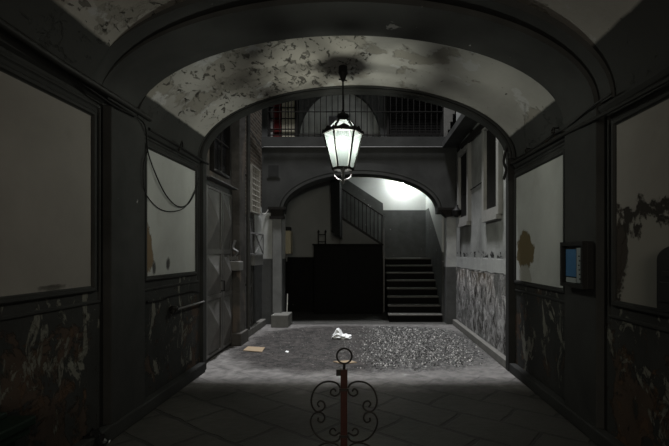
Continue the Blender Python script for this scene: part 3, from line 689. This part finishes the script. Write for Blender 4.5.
# ------------------------------------------------------------------ lantern
LY = 5.35; u = F/LY
lx = at(343, 0, LY).x; Z = lambda py: H+(CY-py)/u
ln = empty('lantern', (lx, LY, Z(182)), 'lit hexagonal glass lantern hanging from the vault', 'lantern')
Rt, Rb = 19.3/u, 10.2/u; rot = math.radians(6)
zt, zb = Z(134), Z(169)
hx = lambda r, z, k, dr=0: Vector((lx+math.cos(rot+math.pi/3*k)*(r+dr), LY+math.sin(rot+math.pi/3*k)*(r+dr), z))
for k in range(6):
    P = [hx(Rb, zb, k), hx(Rb, zb, k+1), hx(Rt, zt, k+1), hx(Rt, zt, k)]
    mb = MB(); mb.bm.faces.new([mb.bm.verts.new(p) for p in P]); pn = mb.build('glass_pane', 'frost', ln)
    MB().bar(hx(Rb, zb, k, .004), hx(Rt, zt, k, .004), .020, .020).build('corner_bar', 'black', ln)
    P = [hx(Rt*.95, zt+.015, k), hx(Rt*.95, zt+.015, k+1), hx(Rt*.42, Z(121), k+1), hx(Rt*.42, Z(121), k)]
    mb = MB(); mb.bm.faces.new([mb.bm.verts.new(p) for p in P]); mb.build('roof_pane', 'roofglass', ln)
    MB().bar(hx(Rt*.97, zt+.015, k), hx(Rt*.42, Z(121), k), .022, .018).build('roof_bar', 'black', ln)
    # pierced cresting leaf on each side
    a, b = hx(Rt*1.03, zt+.02, k), hx(Rt*1.03, zt+.02, k+1); d = b-a
    crest = [a, b, b+Vector((0, 0, .028)), a+d*.85+Vector((0, 0, .012)), a+d*.68+Vector((0, 0, .03)), a+d*.5+Vector((0, 0, .055)), a+d*.32+Vector((0, 0, .03)), a+d*.15+Vector((0, 0, .012)), a+Vector((0, 0, .028))]
    nrm = d.cross(Vector((0, 0, 1))).normalized()*.008
    MB().prism(crest, nrm).build('cresting', 'black', ln)
def hexring(name, r, z, h, w):
    mb = MB()
    for k in range(6): mb.bar(hx(r, z, k), hx(r, z, k+1), w, h)
    return mb.build(name, 'black', ln)
hexring('top_rim', Rt*1.03, zt+.012, .035, .035)
hexring('bottom_rim', Rb, zb, .028, .022)
zc = Z(121)
MB().lathe((lx, LY, 0), [(Rt*.45, zc-.01), (.055, zc+.03), (.075, zc+.05), (.07, zc+.075), (.035, zc+.09), (.02, zc+.11), (.012, zc+.14)], 14).build('cap', 'black', ln, smooth=True)
zr = 3.85
MB().tube([(lx, LY, zc+.12), (lx, LY, zr-.02)], .010, 8).build('hanging_rod', 'black', ln)
MB().tube([(lx, LY, Z(80)), (lx+.05, LY, Z(80)-.01)], .008).tube([(lx, LY, Z(80)), (lx-.05, LY, Z(80)+.01)], .008).build('hook', 'black', ln)
MB().lathe((lx, LY, 0), [(.012, zr-.2), (.03, zr-.17), (.04, zr-.13), (.06, zr-.09), (.055, zr-.08), (.05, zr-.01)], 12).build('ceiling_rose', 'black', ln, smooth=True)
for k in range(3):
    a = rot+math.pi*2/3*k+math.radians(30); cs, sn = math.cos(a), math.sin(a)
    pts = [(Rb*.92, zb), (Rb*1.0, zb-.05), (Rb*.75, zb-.10), (Rb*.3, zb-.13), (0.012, zb-.145)]
    MB().tube([(lx+cs*r, LY+sn*r, z) for r, z in catmull([(p[0], p[1], 0) for p in pts], 4) and [(q.x, q.y) for q in catmull([(p[0], p[1], 0) for p in pts], 4)]], .009, 8).build('bottom_scroll', 'zinc', ln, smooth=True)
MB().lathe((lx, LY, 0), [(.004, zb-.185), (.018, zb-.17), (.02, zb-.15), (.01, zb-.13), (.02, zb-.09), (.012, zb-.05), (.03, zb-.01), (.03, zb+.005)], 10).build('finial', 'zinc', ln, smooth=True)
zbul = Z(144)
MB().lathe((lx, LY, zbul), [(.012, .10), (.02, .09), (.045, .045), (.055, 0), (.045, -.045), (.015, -.06)][::-1], 14).build('bulb', 'bulb', ln, smooth=True)
MB().lathe((lx, LY, zbul), [(.016, .085), (.018, .12), (.008, .24)], 10).build('lamp_holder', 'black', ln)

# ------------------------------------------------------------------ iron gate post in front
GY = 2.0
zg = lambda X_, Y_: at(270+X_/3.847, 330+Y_/3.847, GY)
gp = empty('gate_post', (zg(285, 150).x, GY, 0), 'rusty iron post with ring finial and curled scrolls in the foreground', 'post')
px = zg(285, 150).x; zt_ = zg(285, 150).z
MB().box(px-.015, px+.015, GY-.015, GY+.015, .012, zt_).build('post', 'rust', gp, bevel=.002)
MB().box(px-.11, px+.11, GY-.11, GY+.11, 0, .014).build('base_plate', 'rust', gp)
lug = zg(264, 162); MB().box(lug.x-.010, px-.012, GY-.012, GY+.012, lug.z-.014, lug.z+.014).build('hinge_lug', 'iron', gp)
rc = zg(286, 100); rr_ = 29/3.847*GY/F
MB().tube([(rc.x+rr_*math.cos(t*math.pi/16), GY, rc.z+rr_*math.sin(t*math.pi/16)) for t in range(32)], .0042, 8, True).build('ring', 'iron', gp, smooth=True)
MB().tube([(rc.x, GY, rc.z-rr_), (px, GY, zt_-.005)], .006).build('ring_stem', 'iron', gp)
UL = [(254, 236), (247, 227), (236, 232), (234, 246), (248, 254), (265, 246), (270, 226), (258, 206), (230, 198), (196, 206), (170, 232), (159, 268), (163, 295), (178, 313), (198, 311), (211, 296), (206, 278), (192, 273), (183, 284), (190, 296)]
LL = [(254, 388), (244, 378), (232, 386), (233, 400), (250, 406), (268, 396), (270, 408), (262, 424), (240, 431), (205, 424), (176, 402), (160, 372), (157, 346), (168, 324), (186, 316), (204, 322), (210, 340), (200, 354), (186, 350), (186, 336)]
for base in (UL, LL):
    for mir in (0, 1):
        for dy in (0, 236):
            P = [zg(570-x if mir else x, y+dy) for x, y in base]
            MB().tube(catmull(P, 5), .0042, 6).build('scroll', 'iron', gp, smooth=True)
# collars clipping scrolls to the post
for y in (226, 405, 462, 641):
    c = zg(285, y); MB().box(c.x-.021, c.x+.021, GY-.017, GY+.017, c.z-.006, c.z+.006).build('collar', 'iron', gp)

# ------------------------------------------------------------------ passage fittings
# notice case on right pilaster
nx = PR-.085; ny0, ny1 = 3.80, 4.24; nz0, nz1 = 1.29, 1.70
nc = empty('notice_case', (PR, 4.0, nz0), 'black framed glass notice case with a blue poster on the right pilaster', 'notice board')
MB().box(nx+.03, PR+.005, ny0, ny1, nz0, nz1).build('back_box', 'black', nc, bevel=.004)
fm = MB(); w = .035
for a in ((ny0, ny0+w, nz0, nz1), (ny1-w, ny1, nz0, nz1), (ny0+w, ny1-w, nz0, nz0+w), (ny0+w, ny1-w, nz1-w, nz1)): fm.box(nx-.01, nx+.03, *a)
fm.build('frame', 'black', nc)
gm = MB(); gm.bm.faces.new([gm.bm.verts.new((nx+.003, y, z)) for y, z in ((ny0+w, nz0+w), (ny0+w, nz1-w), (ny1-w, nz1-w), (ny1-w, nz0+w))]); gm.build('glass', 'glass', nc)
ym = ny0+w+(ny1-ny0-2*w)*.40
MB().box(nx+.024, nx+.031, ym+.005, ny1-w-.01, nz0+w+.06, nz1-w-.03).build('poster', 'bluepaper', nc)
nt = MB().box(nx+.024, nx+.031, ny0+w+.01, ym-.005, nz0+w+.01, nz1-w-.02).build('notice_sheet', 'notepaper', nc)
random.seed(5)
for k in range(7):
    z = nz0+w+.04+k*.04; y = ny0+w+.03+random.random()*.06
    MB().box(nx+.022, nx+.0245, y, y+.022, z, z+.012).build('printed_mark', 'mark', nt)
MB().box(nx+.0245, nx+.0315, ym+.01, ny1-w-.02, nz0+w+.005, nz0+w+.05).build('notice_strip', 'notepaper', nc)
# mailbox with an arched lid
my0, my1 = 2.50, 2.93; mz0, mz1 = at(660, 307, 3.0).z, at(660, 245, 3.0).z
mbx = empty('mailbox', (2.0, 2.84, mz0), 'black arched mailbox on the near right wall panel', 'mailbox')
cy_, rr2 = (my0+my1)/2, (my1-my0)/2
arc = [(1.90, cy_+rr2*math.cos(t*math.pi/12), mz1-rr2*.45+rr2*.45*math.sin(t*math.pi/12)) for t in range(13)]
MB().prism([(1.90, my0, mz0), (1.90, my1, mz0)]+arc, (.11, 0, 0)).build('body', 'black', mbx, bevel=.006)
MB().box(1.885, 1.902, my0+.07, my1-.07, mz1-.2, mz1-.17).build('slot_flap', 'iron', mbx)
MB().box(1.888, 1.902, my0+.04, my1-.04, mz0+.05, mz1-.24).build('door', 'black', mbx, bevel=.004)
# left pipe + cables
tag(MB().tube([wal(-60, -18, -2.13), wal(60, 63, -2.13), wal(150, 119, -2.13)], .028, 12).build('wall_pipe', 'pipe', smooth=True), 'thick dark pipe crossing the left pilaster below the vault', 'pipe')
for k in range(2): pass
tag(MB().tube(catmull([wal(80, 82, -2.18), wal(115, 106, -2.16), wal(140, 119, -2.165), wal(146, 130, -2.17), wal(148, 152, -2.23), wal(156, 175, -2.23), wal(166, 195, -2.23), wal(177, 206, -2.23), wal(187, 205, -2.23), wal(194, 194, -2.23), wal(199, 178, -2.23)], 6), .0075, 6).build('hanging_cable', 'cable', smooth=True), 'black cable dropping from the pipe and looping across the far left panel', 'cable')
tag(MB().tube(catmull([wal(147, 152, -2.17), wal(143.5, 165, -2.17), wal(144, 188, -2.18), wal(150, 200, -2.24), wal(160, 209, -2.24), wal(172, 211.5, -2.24), wal(184, 208, -2.24), wal(192, 197, -2.24), wal(199, 183, -2.24)], 6), .0055, 6).build('hanging_cable', 'cable', smooth=True), 'thin cable hugging the pilaster edge then sagging below the other loop', 'cable')
tag(MB().tube([wal(149, 129, -2.20), wal(180, 147, -2.20), wal(208, 164, -2.19)], .016, 8).build('conduit', 'cable', smooth=True), 'dark conduit under the cornice of the far left panel', 'pipe')
for px_, py_ in ((181, 149),):
    tag(MB().tube(catmull([wal(px_-3, py_-3, -2.25), wal(px_-2, py_+2, -2.16), wal(px_+1, py_-8, -2.16), wal(px_+2, py_, -2.2)], 5), .008, 6).build('wall_hook', 'iron'), 'small iron hook on the conduit above the far left panel', 'hook')
# right conduits
tag(MB().tube([wal(700, 62, 1.90), wal(600, 116, 1.90), wal(566, 133, 1.92), wal(512, 163.5, 1.92)], .018, 8).build('conduit', 'pipe', smooth=True), 'dark conduit running above the right panels and across the pilaster', 'pipe')
tag(MB().tube(catmull([wal(612, 93, 1.88), wal(590, 108, 1.90), wal(566, 128, 1.93), wal(552, 135, 1.965), wal(540, 144, 1.965), wal(526, 153, 1.965), wal(512, 160, 1.965)], 5), .009, 6).build('hanging_cable', 'cable', smooth=True), 'thin cable slung along the frieze over the far right panel', 'cable')
for (px_, py_), lab in (((553, 131), 'iron ring hook on the frieze nearer the right pilaster'), ((526, 151), 'iron ring hook on the frieze nearer the yard')):
    c = wal(px_, py_, 1.95)
    tag(MB().tube([(1.95, c.y+.03*math.cos(t*math.pi/8), c.z+.03*math.sin(t*math.pi/8)) for t in range(16)], .008, 6, True).tube([(1.95, c.y, c.z+.03), (2.02, c.y, c.z+.03)], .008).build('ring_hook', 'iron'), lab, 'hook', 'ring hooks on the right frieze')
c = wal(509, 168, 1.90)
tag(MB().tube(catmull([(1.88, 6.0, c.z+.3), (1.84, 6.0, c.z+.1), (1.87, 6.0, c.z-.02), (1.84, 6.0, c.z-.15)], 5), .018, 8).build('cable_bundle', 'cable'), 'black cable bundle at the right foot of the end arch', 'cable')
# rod and bracket low on left wall
ir = empty('wall_rod', wal(180, 308, -2.22), 'pale iron rod held by a dark bracket low on the left wall', 'rod')
MB().tube([wal(176, 309.5, -2.20), wal(204, 301.5, -2.20)], .011, 8).build('rod', 'zinc', ir)
bq = wal(173, 309, -2.22)
MB().lathe((-2.21, bq.y, bq.z-.04), [(.02, 0), (.045, .02), (.05, .05), (.03, .08)], 10).tube([(-2.27, bq.y, bq.z), (-2.17, bq.y, bq.z-.0)], .02).tube([(-2.2, bq.y-.09, bq.z-.03), (-2.2, bq.y+.06, bq.z+.02)], .016).build('bracket', 'iron', ir)
tag(MB().tube(catmull([wal(147, 302, -2.245), wal(160, 300, -2.245), wal(170, 296, -2.245), wal(182, 293.5, -2.245), wal(192, 291, -2.245), wal(199, 292, -2.245)], 5), .009, 6).build('wall_cable', 'cable'), 'dark ragged cable tacked under the far left panel', 'cable')
# green bin, bottom left
xb1 = at(37, 415, 2.5).x
gb = empty('green_bin', (-2.1, 1.7, 0), 'dark green bin with stepped lid against the near left wall', 'bin')
zt1 = at(37, 414, 2.5).z
MB().box(-2.2, xb1-.06, 1.1, 2.44, .08, zt1-.10).build('body', 'green', gb, bevel=.02)
MB().box(-2.22, xb1, 1.05, 2.5, zt1-.055, zt1-.005).build('rim', 'green', gb, bevel=.01)
MB().box(-2.22, xb1-.02, 1.07, 2.48, zt1-.10, zt1-.055).build('lower_rim', 'green', gb, bevel=.008)
MB().box(-2.2, xb1-.13, 1.05, 2.46, zt1-.005, zt1+.03).build('lid', 'green', gb, bevel=.01)
MB().box(-2.2, xb1-.20, 1.05, 2.46, zt1+.03, zt1+.06).build('lid_ridge', 'green', gb, bevel=.01)
for y in (1.2, 2.34):
    for x in (-2.15, xb1-.12): MB().box(x-.03, x+.03, y-.03, y+.03, 0, .1).build('foot', 'black', gb)
cb_ = flo(91, 449)
crumple('rubbish_bag', (cb_.x+.02, cb_.y-.03, 0), .10, .09, .10, 'bagblack', 'small black rubbish bag at the foot of the left plinth', 'bag', 11)
cs_ = flo(103, 443)
crumple('paper_scrap', (cs_.x+.03, cs_.y, 0), .025, .025, .02, 'paper', 'small white scrap beside the black rubbish bag', 'litter', 12)

# ------------------------------------------------------------------ lights
def light(name, typ, loc, energy, col, size=.1, rot=None, spot=None, blend=.3):
    l = bpy.data.lights.new(name, typ); l.energy = energy; l.color = col
    if typ == 'AREA': l.shape = 'DISK'; l.size = size
    else: l.shadow_soft_size = size
    if spot: l.spot_size = spot; l.spot_blend = blend
    o = bpy.data.objects.new(name, l); COL.objects.link(o); o.location = loc
    if rot: o.rotation_euler = rot
    return o
light('lantern_light', 'POINT', (lx, LY, zbul), 15.0, (1, .985, .90), .05)
light('stair_light', 'POINT', (lp.x, 12.82, lp.z-.03), 4.2, (.95, 1, .95), .04)
light('courtyard_lamp_light', 'POINT', (-1.2, 8.0, 16.0), 1420.0, (.99, .985, 1.0), .8)
light('street_fill_light', 'AREA', (.2, -3.2, 2.6), 12.5, (1, .9, .74), 1.6, (math.radians(92), 0, 0))  # unseen warm fill, stands in for light from the street

w = bpy.data.worlds.new('night'); S.world = w; w.use_nodes = True
w.node_tree.nodes['Background'].inputs[0].default_value = (.6, .7, .9, 1); w.node_tree.nodes['Background'].inputs[1].default_value = .0012

cam = bpy.data.cameras.new('camera'); co = bpy.data.objects.new('camera', cam); COL.objects.link(co)
co.location = (0, 0, H); co.rotation_euler = (math.pi/2, 0, 0)
cam.sensor_width = 36; cam.lens = 36*F/669; cam.shift_x = -(CX-334.5)/669; cam.shift_y = (CY-223)/669; cam.clip_start = .05
S.camera = co
S.view_settings.view_transform = 'Standard'; S.view_settings.look = 'None'; S.view_settings.gamma = 1; S.view_settings.exposure = 3.0
S.view_settings.use_curve_mapping = False
